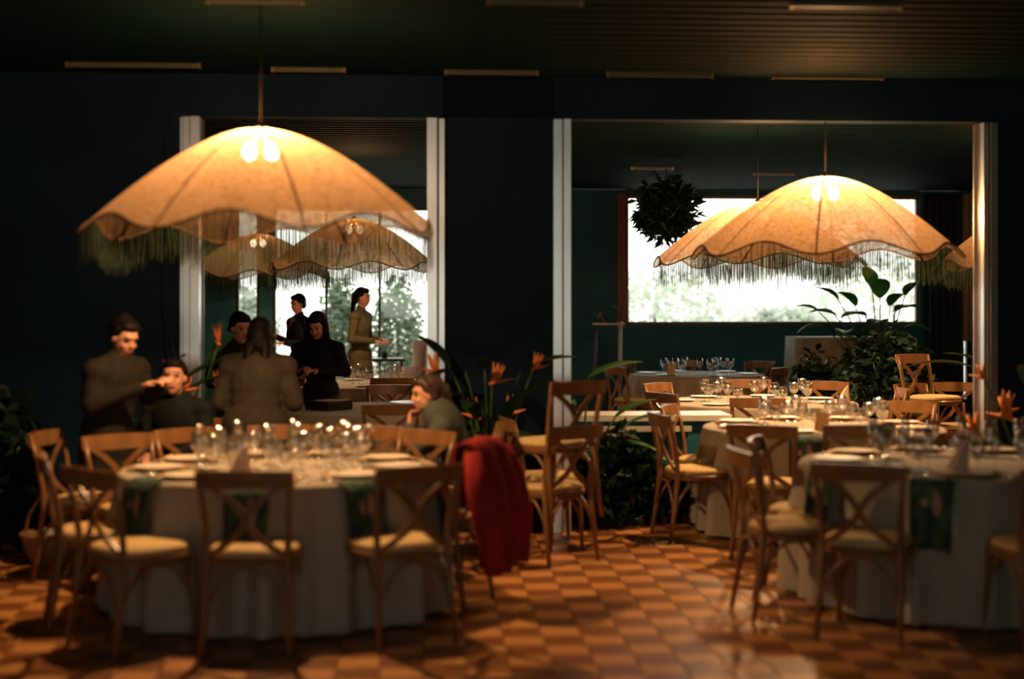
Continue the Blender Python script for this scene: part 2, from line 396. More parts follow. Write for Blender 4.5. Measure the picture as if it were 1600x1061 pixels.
# ------------------------------------------------------------------ umbrella-shaped pendant lamps
def shade_point(r, th, R, Hh, rot):
    m = math.sin(4*(th-rot))**2
    rr = R*r*(1 - .055*m*r)
    z = -Hh*(r**1.62)*(1 - .15*m*r*r) + .022*m*math.sin(PI*r)
    return Vector((rr*math.cos(th), rr*math.sin(th), z))
def make_lamp(R=.985, Hh=.60, rot=PI/8):
    root = thing('umbrella_pendant', 'x', 'lamp')
    N, K = 128, 18; b = MB(); vs = [(0,0,0)]; fs = []
    for k in range(1, K+1):
        for j in range(N): vs.append(shade_point(k/K, 2*PI*j/N, R, Hh, rot))
    for j in range(N): fs.append((0, 1+j, 1+(j+1) % N))
    for k in range(K-1):
        for j in range(N):
            a = 1+k*N; fs.append((a+j, a+N+j, a+N+(j+1) % N, a+(j+1) % N))
    b.add(vs, fs).build('shade', M['shade'], root)
    rim = [shade_point(1, 2*PI*j/N, R*1.002, Hh, rot) for j in range(N+1)]
    MB().tube(rim, .007, 6, False).build('braid_edge', M['trim'], root)
    fr = MB(); rnd = random.Random(3)
    for j in range(640):
        th = 2*PI*(j+rnd.random()*.5)/640; p = shade_point(1, th, R, Hh, rot); L = .20+rnd.uniform(-.04, .03)
        t = Vector((-math.sin(th), math.cos(th), 0))*.0023; o_ = Vector((math.cos(th), math.sin(th), 0))*rnd.uniform(-.012, .012)
        fr.add([p-t, p+t, p+t*1.2+o_*.5+Vector((0,0,-L*.5)), p-t*1.2+o_*.5+Vector((0,0,-L*.5)), p+t*.9+o_+Vector((0,0,-L)), p-t*.9+o_+Vector((0,0,-L))], [(0,1,2,3),(3,2,4,5)])
    f = fr.build('fringe', M['fringe'], root); f['kind'] = 'stuff'
    for k in range(8):
        th = rot + PI/4*k
        MB().tube([shade_point(i/10, th, R*.995, Hh, rot)+Vector((0,0,-.008)) for i in range(11)], .006, 6).build('rib', M['trim'], root)
    MB().lathe([(.0, .03), (.018, .028), (.03, .012), (.05, 0), (.05, -.008), (0, -.01)], 16).build('cap', M['brass'], root)
    for sx in (-1, 1):
        so = MB().tube([(0,0,-.02), (sx*.03, 0, -.045), (sx*.05, 0, -.075)], [.014, .015, .018], 10).build('socket', M['brass'], root)
        MB().ell((sx*.062, 0, -.125), (.044, .044, .054)).build('bulb', M['bulb'], so)
    return root
proto_lamp = make_lamp()
def place_lamp(first, x, y, zt, label, power, rz=0):
    o = proto_lamp if first else copy_tree(proto_lamp)
    o.location = (x, y, zt); o.rotation_euler = (0, 0, rz)
    tag(o, label, 'lamp', 'umbrella-shaped pendant lamps')
    MB().tube([(0,0,.02), (0,0,FZ-zt+.02)], .005, 6).build('cord', M['cord'], o)
    L = bpy.data.lights.new('bulb_light', 'POINT'); L.energy = power; L.color = LAMP_COL; L.shadow_soft_size = .06
    lo = bpy.data.objects.new('bulb_light', L); COL.objects.link(lo); lo.parent = o; lo.location = (0, 0, -.125)
lamps = [(-1.40, 8.2, 2.63, 'large lit umbrella shade with scalloped fringe over the front left table', LAMP_W, 0),
         (2.31, 10.85, 2.59, 'lit umbrella shade in front of the wide window', LAMP_W*1.2, .12),
         (2.29, 13.7, 2.60, 'umbrella shade half hidden behind the right lit shade', LAMP_W*1.35, .05),
         (5.10, 14.3, 2.58, 'umbrella shade cut off by the rightmost cream post', LAMP_W*.7, .2),
         (-3.38, 19.6, 2.58, 'small far umbrella shade in front of the narrow left window', LAMP_W*.18, .1),
         (-1.80, 16.8, 2.62, 'far umbrella shade seen below the large front shade', LAMP_W*.4, .3)]
for i, (x, y, z, lab, p_, rz) in list(enumerate(lamps))[::-1]: place_lamp(i == 0, x, y, z, lab, p_, rz)

# ------------------------------------------------------------------ crossback chairs
def make_chair():
    root = thing('crossback_chair', 'x', 'chair')
    def sup(a, b_, n_=28, p=3.2, ta=.03):
        out = []
        for i in range(n_):
            q = 2*PI*i/n_; c, s_ = math.cos(q), math.sin(q)
            y = b_*math.copysign(abs(s_)**(2/p), s_); x = a*math.copysign(abs(c)**(2/p), c)
            out.append((x*(1+ta*y/b_), y))
        return out
    def slab(rings):
        b = MB(); n_ = len(rings[0][0]); vs = []; fs = []
        for (o_, z) in rings: vs += [(x, y, z) for x, y in o_]
        for k in range(len(rings)-1):
            for j in range(n_): fs.append((k*n_+j, k*n_+(j+1) % n_, (k+1)*n_+(j+1) % n_, (k+1)*n_+j))
        fs.append(tuple(range(n_))[::-1]); fs.append(tuple((len(rings)-1)*n_+j for j in range(n_)))
        return b.add(vs, fs)
    slab([(sup(.205,.195), .418), (sup(.218,.208), .422), (sup(.222,.212), .45), (sup(.214,.204), .458)]).build('seat_frame', M['chair'], root, auto=.6)
    slab([(sup(.20,.19), .456), (sup(.212,.202), .468), (sup(.210,.20), .486), (sup(.19,.18), .497), (sup(.12,.11), .502)]).build('seat_pad', M['seat'], root)
    for sx in (-1, 1):
        MB().tube([(sx*.205,-.262,0), (sx*.197,-.225,.22), (sx*.19,-.203,.44), (sx*.193,-.207,.56), (sx*.203,-.235,.72), (sx*.214,-.275,.865)], [.014,.018,.019,.018,.017,.015], 8).build('rear_leg', M['chair'], root)
        MB().tube([(sx*.196,.205,0), (sx*.186,.192,.24), (sx*.18,.178,.43)], [.013,.017,.019], 8).build('front_leg', M['chair'], root)
    # wide bowed top rail
    b = MB(); n_ = 12; vs = []; fs = []
    for i in range(n_+1):
        t = -1+2*i/n_; x = .232*t; y = -.262-.028*(1-t*t); e = .008*t*t
        for (dy, z) in ((-.012, .792+e), (.010, .792+e), (-.005, .882-e*.6), (-.027, .882-e*.6)): vs.append((x, y+dy, z))
    for i in range(n_):
        for j in range(4): fs.append((i*4+j, (i+1)*4+j, (i+1)*4+(j+1) % 4, i*4+(j+1) % 4))
    fs += [(0,1,2,3), (n_*4+3, n_*4+2, n_*4+1, n_*4)]
    b.add(vs, fs).build('top_rail', M['chair'], root, auto=.6)
    # two crossing slats
    for sx in (-1, 1):
        vs = []; fs = []; n_ = 10
        for i in range(n_+1):
            t = i/n_; x = sx*(-.175+.355*t + .03*math.sin(2*PI*t)); z = .475+.335*t
            y = -.205-.05*t*t - .03*math.sin(PI*t) - (.006 if sx > 0 else -.006)
            for (dx, dy) in ((-.015,-.005), (.015,-.005), (.015,.005), (-.015,.005)): vs.append((x+dx, y+dy, z+dx*sx*-.6))
        for i in range(n_):
            for j in range(4): fs.append((i*4+j, i*4+(j+1) % 4, (i+1)*4+(j+1) % 4, (i+1)*4+j))
        fs += [(3,2,1,0), tuple(n_*4+j for j in range(4))]
        MB().add(vs, fs).build('cross_slat', M['chair'], root, auto=.6)
    # bent-wood arches under the seat
    F1, F2, R1, R2 = Vector((-.188,.195,.20)), Vector((.188,.195,.20)), Vector((-.198,-.232,.20)), Vector((.198,-.232,.20))
    for (a, c) in ((F1, F2), (R1, R2), (F1, R1), (F2, R2)):
        pts = []
        for i in range(11):
            t = i/10; p = a.lerp(c, t); p.z = .20 + .215*(1-abs(2*t-1)**2.6); pts.append(p)
        MB().tube(pts, .0095, 6).build('arch_brace', M['chair'], root)
    return root
proto_chair = make_chair()
_first = [True]
def chair(bx, by, fx, fy, label, group=None, z=0):
    """bx, by: where the top rail stands; fx, fy: where the chair faces"""
    l = math.hypot(fx, fy); fx /= l; fy /= l
    o = proto_chair if _first[0] else copy_tree(proto_chair); _first[0] = False
    o.location = (bx+fx*.27, by+fy*.27, z); o.rotation_euler = (0, 0, math.atan2(-fx, fy))
    tag(o, label, 'chair', group or 'crossback wooden chairs'); return o
CH = [  # front left table
 (-1.245, 6.85, .03, 1, 'crossback chair seen squarely from behind at the front left table'),
 (-.445, 7.06, -.5, .86, 'crossback chair at the right front of the left table, pulled out'),
 (-2.0, 6.95, .68, .73, 'dark crossback chair turned right at the left front of the left table'),
 (-2.40, 7.57, .93, .33, 'crossback chair seen edge-on at the far left of the left table'),
 (-2.33, 8.72, .66, -.75, 'crossback chair in front of the standing woman in the dark coat'),
 (-2.02, 9.14, .7, -.72, 'orange-lit crossback chair in front of the seated person in black'),
 (-1.45, 9.38, .1, -1, 'crossback chair behind the wine glasses of the left table'),
 (-.90, 9.30, -.3, -.95, 'crossback chair behind the left table beside the shiny one'),
 (-.52, 9.0, -.6, -.8, 'crossback chair with a bright highlight on its orange top rail'),
 (-.17, 8.05, -.93, .36, 'crossback chair with the red garment hung over its back'),
 (-2.83, 8.95, .99, -.12, 'dim crossback chair at the left edge, only its upright catching light'),
 # stack by the wall panel
 (.40, 9.35, -.62, .78, 'lower crossback chair of the stack beside the wall panel'),
 (-.03, 10.0, .97, .2, 'crossback chair seen side-on behind the stacked pair'),
 # right front table
 (1.22, 7.85, .97, .12, 'crossback chair facing right at the left side of the right front table'),
 (1.42, 8.5, .93, -.3, 'crossback chair just behind the side-on one at the right front table'),
 (1.68, 7.15, .42, .9, 'crossback chair with its back to us at the right front table'),
 (2.62, 6.95, -.1, 1, 'dark crossback chair cut off by the right edge'),
 # table under the right shade
 (1.04, 10.38, .96, .22, 'crossback chair with pale seat left of the table under the right shade'),
 (1.20, 11.2, .9, -.35, 'crossback chair with a bright crossed back beside the planted console'),
 (1.60, 9.42, .4, .9, 'crossback chair with its back to us left of the candle-card table'),
 (2.22, 9.42, .0, 1, 'dark crossback chair between the two right tables'),
 (3.15, 11.6, -.75, -.65, 'orange crossback chair right of the table under the right shade'),
 # table beyond
 (1.30, 12.75, .85, .5, 'dim crossback chair left of the table beyond the console'),
 (2.02, 12.1, .1, 1, 'crossback chair with its back to us at the table beyond'),
 (1.42, 14.3, .75, -.65, 'orange crossback chair at the far left of the table beyond'),
 (2.40, 14.95, 0, -1, 'crossback chair facing us behind the table beyond'),
 (3.13, 14.6, -.6, -.75, 'orange crossback chair at the far right of the table beyond'),
 (3.55, 13.4, -1, .05, 'dim crossback chair at the right of the table beyond'),
 # farthest right table
 (1.25, 17.9, .85, .5, 'far crossback chair at the left of the last table'),
 (1.50, 19.5, .8, -.6, 'far crossback chair against the teal wall, left'),
 (2.35, 19.95, 0, -1, 'far crossback chair behind the small goblets'),
 (3.30, 19.6, -.6, -.75, 'far crossback chair against the teal wall, right'),
 (3.22, 17.7, -.8, .6, 'far crossback chair in front of the draped buffet'),
 (3.85, 14.2, .55, -.83, 'lower crossback chair of the stack by the dark foliage'),
 (4.33, 14.4, -.2, -1, 'dark crossback chair beside the right stack'),
 # left back room
 (-.93, 11.35, -.15, 1, 'crossback chair between the two pale table tops in the left opening'),
 (-1.15, 13.95, .0, -1, 'crossback chair behind the nearer table of the left opening'),
 (-2.5, 13.1, .95, -.2, 'crossback chair left of the nearer table of the left opening'),
 (-1.25, 15.35, -.2, 1, 'crossback chair in front of the far glasses of the left opening'),
 (-2.35, 15.4, .5, .85, 'crossback chair at the left of the far table of the left opening'),
]
for c in CH: chair(*c)
chair(.42, 9.33, -.62, .78, 'upper crossback chair stacked on another beside the wall panel', z=.285)
chair(3.86, 14.18, .55, -.83, 'upper crossback chair stacked by the dark foliage', z=.285)

# ------------------------------------------------------------------ round tables, cloths and settings
TZ = .755
def clothmesh(R, z, seed, nf=17):
    rnd = random.Random(seed); N = 180; b = MB(); vs = [(0,0,z)]; fs = []
    ph = [rnd.uniform(0, 6.28) for _ in range(4)]
    rings = [(.3, 0), (.6, 0), (.85, 0), (.965, 0), (.992, .006), (1.004, .02)] + [(1.006, t) for t in (.06, .14, .26, .4, .56, .74, .9, 1.0)]
    for (q, t) in rings:
        for j in range(N):
            th = 2*PI*j/N
            f = math.sin(nf*th+ph[0]+1.1*math.sin(3*th+ph[1])) * (.6+.4*math.sin(5*th+ph[2])) + .35*math.sin(29*th+ph[3])
            a = .0 if t <= .02 else .095*min(1, t*1.8)
            r = R*q + a*f + .05*t
            vs.append((r*math.cos(th), r*math.sin(th), z - t*(z-.022) + (.012*f*t if t > .9 else 0)))
    for j in range(N): fs.append((0, 1+j, 1+(j+1) % N))
    for k in range(len(rings)-1):
        a = 1+k*N
        for j in range(N): fs.append((a+j, a+N+j, a+N+(j+1) % N, a+(j+1) % N))
    return b.add(vs, fs)
def make_table(x, y, R, seed, tl, cl):
    t = thing('round_table', tl, 'table', (x, y, 0), 0, 'round banquet tables')
    MB().lathe([(0, TZ-.035), (R-.015, TZ-.035), (R-.008, TZ-.02), (R-.012, TZ-.008), (0, TZ-.008)], 48).build('tabletop', M['darkwood'], t)
    MB().lathe([(0, .03), (.045, .03), (.04, .3), (.05, TZ-.03), (0, TZ-.03)], 16).build('pedestal', M['darkwood'], t)
    for k in range(4):
        a = PI/4+k*PI/2
        MB().tube([(.03*math.cos(a), .03*math.sin(a), .10), (.25*math.cos(a), .25*math.sin(a), .06), (.42*math.cos(a), .42*math.sin(a), .015)], [.03, .025, .015], 8).build('foot', M['darkwood'], t)
    c = clothmesh(R, TZ, seed).build('tablecloth', M['cloth'], None, (x, y, 0))
    tag(c, cl, 'tablecloth', 'linen cloths on the round tables')
TABLES = dict(
 T1=(-1.27, 8.12, .87, 1, 'front left round table under its floor-length cloth', 'oatmeal floor-length cloth on the front left table'),
 T2=(2.55, 8.35, .9, 2, 'right front round table under its floor-length cloth', 'oatmeal floor-length cloth on the right front table'),
 T3=(2.28, 10.8, .87, 3, 'round table under the right lit shade', 'warmly lit cloth on the table under the right shade'),
 T4=(2.25, 13.5, .9, 4, 'round table beyond the one under the right shade', 'cloth on the table beyond the planted console'),
 T5=(2.35, 18.7, .85, 5, 'farthest right round table before the teal wall', 'grey-lit cloth on the farthest right table'),
 T7=(-1.7, 16.5, .9, 6, 'far round table in the left opening', 'cloth on the far table crowded with glasses in the left opening'),
 T8=(-1.1, 12.6, .9, 7, 'nearer round table in the left opening', 'window-lit cloth on the nearer table in the left opening'))
for k in TABLES: make_table(*TABLES[k])

def glass_parts(kind):
    if kind == 'wine': h0, hb, rb, rt = .085, .115, .042, .034
    elif kind == 'water': h0, hb, rb, rt = .055, .105, .044, .038
    else: h0, hb, rb, rt = .075, .15, .027, .024
    root = thing({'wine': 'wine_glass', 'water': 'water_goblet', 'flute': 'champagne_flute'}[kind], 'x', 'glass')
    MB().lathe([(.002,h0), (rb*.55,h0+hb*.10), (rb*.92,h0+hb*.3), (rb,h0+hb*.5), (rt,h0+hb), (rt-.0015,h0+hb), (rb-.002,h0+hb*.5), (rb*.88,h0+hb*.32), (.001,h0+hb*.08)], 16).build('bowl', M['glass'], root)
    MB().lathe([(.006,.006), (.0035,.02), (.0035,h0-.01), (.006,h0+.002)], 8).build('stem', M['glass'], root)
    MB().lathe([(.036,0), (.036,.002), (.01,.005), (.005,.008)], 16).build('foot', M['glass'], root)
    return root
GP = {k: glass_parts(k) for k in ('wine', 'water', 'flute')}; gused = set()
CATS = {'wine': 'clear wine glass', 'water': 'short clear water goblet', 'flute': 'tall clear flute'}
def put_glass(kind, x, y, where, grp):
    o = copy_tree(GP[kind]) if kind in gused else GP[kind]; gused.add(kind)
    o.location = (x, y, TZ+.001); o.rotation_euler = (0, 0, random.uniform(0, 6))
    tag(o, CATS[kind]+' '+where, 'glass', {'wine': 'wine glasses ', 'water': 'water goblets ', 'flute': 'flutes '}[kind]+grp)
def one(name, b, m, auto=None):
    me = b.mesh(name); me.materials.append(m)
    if auto is not None: me.set_sharp_from_angle(angle=auto)
    return me
charger = one('charger', MB().lathe([(0,0), (.13,0), (.165,.008), (.166,.011), (.13,.005), (0,.004)], 32), M['charger'])
platem = one('plate', MB().lathe([(0,.002), (.075,.002), (.128,.014), (.13,.017), (.126,.017), (.08,.007), (0,.007)], 32), M['plate'])
whitem = one('plate', MB().lathe([(0,.002), (.075,.002), (.128,.014), (.13,.017), (.126,.017), (.08,.007), (0,.007)], 32), M['white'])
knifeb = one('blade', MB().add([(-.009,0,.003),(.006,0,.003),(.010,.06,.003),(.006,.12,.003),(-.006,.13,.003),(-.009,.06,.003),(-.009,0,.006),(.006,0,.006),(.010,.06,.005),(.006,.12,.005),(-.006,.13,.005),(-.009,.06,.005)],
   [(5,4,3,2,1,0),(6,7,8,9,10,11)]+[(i,(i+1)%6,(i+1)%6+6,i+6) for i in range(6)]), M['steel'], .5)
handm = one('handle', MB().tube([(0,.005,.006),(0,-.04,.007),(0,-.09,.006),(0,-.095,.006)], [.004,.006,.007,.003], 8), M['steel'])
forkb = MB().tube([(0,0,.005),(0,.03,.006),(0,.05,.005)], [.003,.006,.009], 6)
for k in range(4): forkb.tube([(-.009+.006*k,.045,.005),(-.009+.006*k,.075,.008),(-.009+.006*k,.105,.009)], [.0018,.0018,.001], 5)
forkm = one('tines', forkb, M['steel'])
def cutlery(kind, x, y, rz, where, grp):
    o = thing(kind, 'polished steel %s %s' % (kind, where), kind, (x, y, TZ), rz, 'steel cutlery '+grp)
    link('blade' if kind == 'knife' else 'tines', knifeb if kind == 'knife' else forkm, o); link('handle', handm, o)
def napk(x, y, R, a, label):
    """leaf-print napkin laid on the table rim and hanging down the cloth"""
    b = MB(); n_ = 12; prof = [(-.16, 0), (-.06, 0), (-.015, 0), (.016, -.012), (.030, -.05), (.040, -.12), (.056, -.2), (.066, -.285), (.070, -.34)]
    vs = []; fs = []; th = .004
    for side in (0, 1):
        for (d, z) in prof:
            for i in range(n_+1):
                t = (i/n_-.5); w_ = .23*(1-.12*max(0, -z)/.3)
                wob = .012*math.sin(t*14+a*3)*max(0, -z)/.3
                vs.append((w_*t, (d if d < 0 else d+.03*min(1, d*30)) + wob + side*th, z + .0035 + (side*th if z > -.01 else 0) - (abs(t)*.05*max(0, -z)/.3)))
    m_ = len(prof)*(n_+1)
    for s_ in (0, 1):
        for k in range(len(prof)-1):
            for i in range(n_):
                q = s_*m_+k*(n_+1)+i; f = (q, q+1, q+n_+2, q+n_+1); fs.append(f if s_ else f[::-1])
    for k in range(len(prof)-1):
        for i in (0, n_):
            q = k*(n_+1)+i; fs.append((q, q+n_+1, q+n_+1+m_, q+m_))
    for i in range(n_):
        for k in (0, len(prof)-1):
            q = k*(n_+1)+i; fs.append((q, q+1, q+1+m_, q+m_))
    o = b.add(vs, fs).build('leaf_print_napkin', M['napkin'], None, (x+R*math.cos(a), y+R*math.sin(a), TZ), True, (0, 0, a-PI/2))
    tag(o, label, 'napkin', 'leaf-print napkins hanging from the tables')
def setting(tk, a, where, grp, glasses=('wine', 'water', 'flute'), cut=True, ch=True):
    x, y, R = TABLES[tk][:3]; rr = R-.21
    cx, cy = x+rr*math.cos(a), y+rr*math.sin(a)
    if ch:
        o = link('charger', charger, None, (cx, cy, TZ+.001)); tag(o, 'woven straw charger '+where, 'charger', 'straw chargers '+grp)
    o = link('plate', platem, None, (cx, cy, TZ+(.006 if ch else .001))); tag(o, 'cream stoneware plate '+where, 'plate', 'plates '+grp)
    tx, ty = -math.sin(a), math.cos(a)
    if cut:
        cutlery('knife', cx+tx*.21, cy+ty*.21, a+PI/2, where, grp); cutlery('fork', cx-tx*.21, cy-ty*.21, a+PI/2, where, grp)
    for i, k in enumerate(glasses):
        off = (-.02+.085*i); q = R-.42-.03*(i % 2)
        put_glass(k, x+q*math.cos(a)+tx*off, y+q*math.sin(a)+ty*off, where, grp)
PLACES = {9: ('front', 'right front', 'right', 'right back', 'back right', 'back left', 'left back', 'left', 'left front'),
          8: ('front', 'right front', 'right', 'right back', 'back', 'left back', 'left', 'left front'),
          7: ('front', 'right front', 'right', 'back right', 'back left', 'left', 'left front'),
          6: ('front', 'front right', 'back right', 'back', 'back left', 'front left')}
ORD = ('leftmost', 'second', 'third', 'fourth', 'fifth', 'sixth', 'seventh', 'eighth', 'ninth', 'tenth', 'eleventh', 'rightmost')
def lay(tk, n_, a0, name, *rest):
    for i in range(n_): setting(tk, -PI/2+a0+2*PI*i/n_, 'at the %s place of the %s' % (PLACES[n_][i], name), 'on the '+name, *rest)
def cluster(name, items):
    items = sorted(items, key=lambda q: q[1]/q[2])
    for i, (k, x, y) in enumerate(items):
        put_glass(k, x, y, '%s in the middle row of the %s' % (ORD[i] if i < len(items)-1 else 'rightmost', name), 'on the '+name)
lay('T1', 9, .05, 'front left table')
lay('T2', 9, -.25, 'right front table')
lay('T3', 8, .3, 'table under the right shade', ('wine', 'water'))
lay('T4', 7, .2, 'table beyond the console', ('wine', 'water'), False, False)
lay('T5', 6, .3, 'farthest right table', ('wine', 'water'), False, False)
lay('T7', 6, .2, 'far left-opening table', ('wine', 'water'), False, False)
cluster('front left table', (('wine',-1.62,7.98),('wine',-1.5,8.08),('flute',-1.4,8.0),('water',-1.3,8.06),('wine',-1.18,8.0),('flute',-1.08,8.1),('wine',-.98,8.04),('water',-1.55,8.22),('wine',-1.36,8.22),('flute',-1.2,8.24),('wine',-1.02,8.26),('flute',-.92,8.2)))
cluster('far left-opening table', [('wine' if k % 2 else 'water', -1.95+.085*k, 16.35+.06*(k % 3)) for k in range(9)])
cluster('farthest right table', (('wine',2.0,18.6),('wine',2.08,18.72),('wine',2.38,18.65),('water',2.5,18.6),('wine',2.58,18.74),('wine',2.68,18.64)))
for tk, a, lab in (('T1', -2.32, 'leaf-print napkin hanging behind the dark turned chair'), ('T1', -1.60, 'leaf-print napkin hanging behind the squarely seen chair'),
                   ('T1', -.95, 'leaf-print napkin hanging right of the squarely seen chair'), ('T1', -.28, 'leaf-print napkin hanging near the red garment'),
                   ('T2', -2.02, 'leaf-print napkin hanging behind the chair at the right front table'), ('T2', -1.45, 'leaf-print napkin hanging near the right edge'),
                   ('T2', -2.75, 'leaf-print napkin hanging at the left of the right front table'), ('T3', -1.9, 'leaf-print napkin hanging from the table under the right shade')):
    x, y, R = TABLES[tk][:3]; napk(x, y, R, a, lab)
# folded napkin cones and cards
def cone_napkin(x, y, lab, m_, h=.17, lean=.04):
    b = MB(); n_ = 20; vs = []; fs = []
    for k, (r, z) in enumerate(((.055,0), (.048,.04), (.034,.09), (.018,.14), (.003,.17))):
        for j in range(n_):
            q = 2*PI*j/n_; rr = r*(1+.22*math.sin(5*q))
            vs.append((rr*math.cos(q)+lean*(z/.17)**1.5, rr*.7*math.sin(q), z*h/.17))
    for k in range(4):
        for j in range(n_): fs.append((k*n_+j, k*n_+(j+1) % n_, (k+1)*n_+(j+1) % n_, (k+1)*n_+j))
    fs.append(tuple(range(n_))[::-1]); fs.append(tuple(4*n_+j for j in range(n_)))
    o = b.add(vs, fs).build('folded_napkin', m_, None, (x, y, TZ+.001)); tag(o, lab, 'napkin', 'folded blush napkins')
cone_napkin(-1.42, 7.66, 'blush folded napkin among the glasses on the left table', M['blush'])
cone_napkin(2.36, 7.80, 'blush folded napkin leaning on the right front table', M['blush'], .2, .07)
cone_napkin(2.95, 13.1, 'blush folded napkin on the table beyond the console', M['blush'])
def card(x, y, rz, lab):
    b = MB().add([(-.045,-.03,0),(.045,-.03,0),(.045,0,.13),(-.045,0,.13),(.045,.03,0),(-.045,.03,0),(-.045,-.026,0),(.045,-.026,0),(.045,0,.125),(-.045,0,.125),(.045,.026,0),(-.045,.026,0)],
       [(0,1,2,3),(3,2,4,5),(6,9,8,7),(9,11,10,8),(0,6,7,1),(4,10,11,5)])
    o = b.build('tent_card', M['amber'], None, (x, y, TZ+.001), False, (0,0,rz)); tag(o, lab, 'card')
card(2.18, 10.35, .1, 'amber tent card standing on the table under the right shade')
card(1.98, 18.3, 0, 'pale tent card on the farthest right table')
for i, (x, y, lab) in enumerate(((-.95, 12.02, 'bright white plate on the nearer table of the left opening'), (-.90, 13.15, 'white plate at the back of the nearer left-opening table'))):
    o = link('plate', whitem, None, (x, y, TZ+.001)); o.scale = (1.5, 1.5, 1.2); tag(o, lab, 'plate', 'white serving plates')
cs = thing('black_case', 'black case lying on the nearer table of the left opening', 'case', (-1.55, 12.45, TZ), .1)
MB().lathe([(0,0), (.19,0), (.2,.01), (.2,.07), (.19,.08), (0,.08)], 4).build('body', M['black'], cs, smooth=False)
MB().tube([(-.05,-.145,.04), (-.05,-.175,.045), (.05,-.175,.045), (.05,-.145,.04)], .008, 6).build('handle', M['black'], cs)

# ------------------------------------------------------------------ people
def remeshed(b, vox, smooth=3):
    me = b.mesh('tmp'); o = bpy.data.objects.new('tmp', me); COL.objects.link(o)
    r = o.modifiers.new('r', 'REMESH'); r.mode = 'VOXEL'; r.voxel_size = vox; r.use_smooth_shade = True
    if smooth:
        q = o.modifiers.new('s', 'SMOOTH'); q.iterations = smooth; q.factor = .5
    dg = bpy.context.evaluated_depsgraph_get(); dg.update()
    out = bpy.data.meshes.new_from_object(o.evaluated_get(dg))
    bpy.data.objects.remove(o); bpy.data.meshes.remove(me)
    return out
def add_hand(b, wr, d, nrm, side, curl=.5, k=1.0):
    """palm, four unequal bent fingers, thumb from the side of the palm"""
    d = Vector(d).normalized(); nrm = (Vector(nrm) - d*d.dot(Vector(nrm))).normalized(); s_ = d.cross(nrm).normalized()*side
    wr = Vector(wr); Mx = Matrix((s_, d, nrm)).transposed()
    b.ell(wr+d*.045*k, (.041*k, .052*k, .016*k), Mx, 12, 8)
    for i, (off, L) in enumerate(((-.030, .068), (-.010, .078), (.010, .073), (.029, .056))):
        p0 = wr+d*.082*k+s_*off*k; a1 = curl*.7; a2 = curl*1.9
        p1 = p0+(d*math.cos(a1)+nrm*math.sin(a1))*L*.5*k; p2 = p1+(d*math.cos(a2)+nrm*math.sin(a2))*L*.5*k
        b.caps(p0, p1, .0095*k, .009*k, 8, 4); b.caps(p1, p2, .009*k, .0075*k, 8, 4)
    t0 = wr+d*.03*k-s_*.032*k; t1 = t0+(d*.6-s_*.75+nrm*.3)*.04*k; t2 = t1+(d*.9-s_*.1+nrm*.35)*.034*k
    b.caps(t0, t1, .013*k, .011*k, 8, 4); b.caps(t1, t2, .010*k, .008*k, 8, 4)
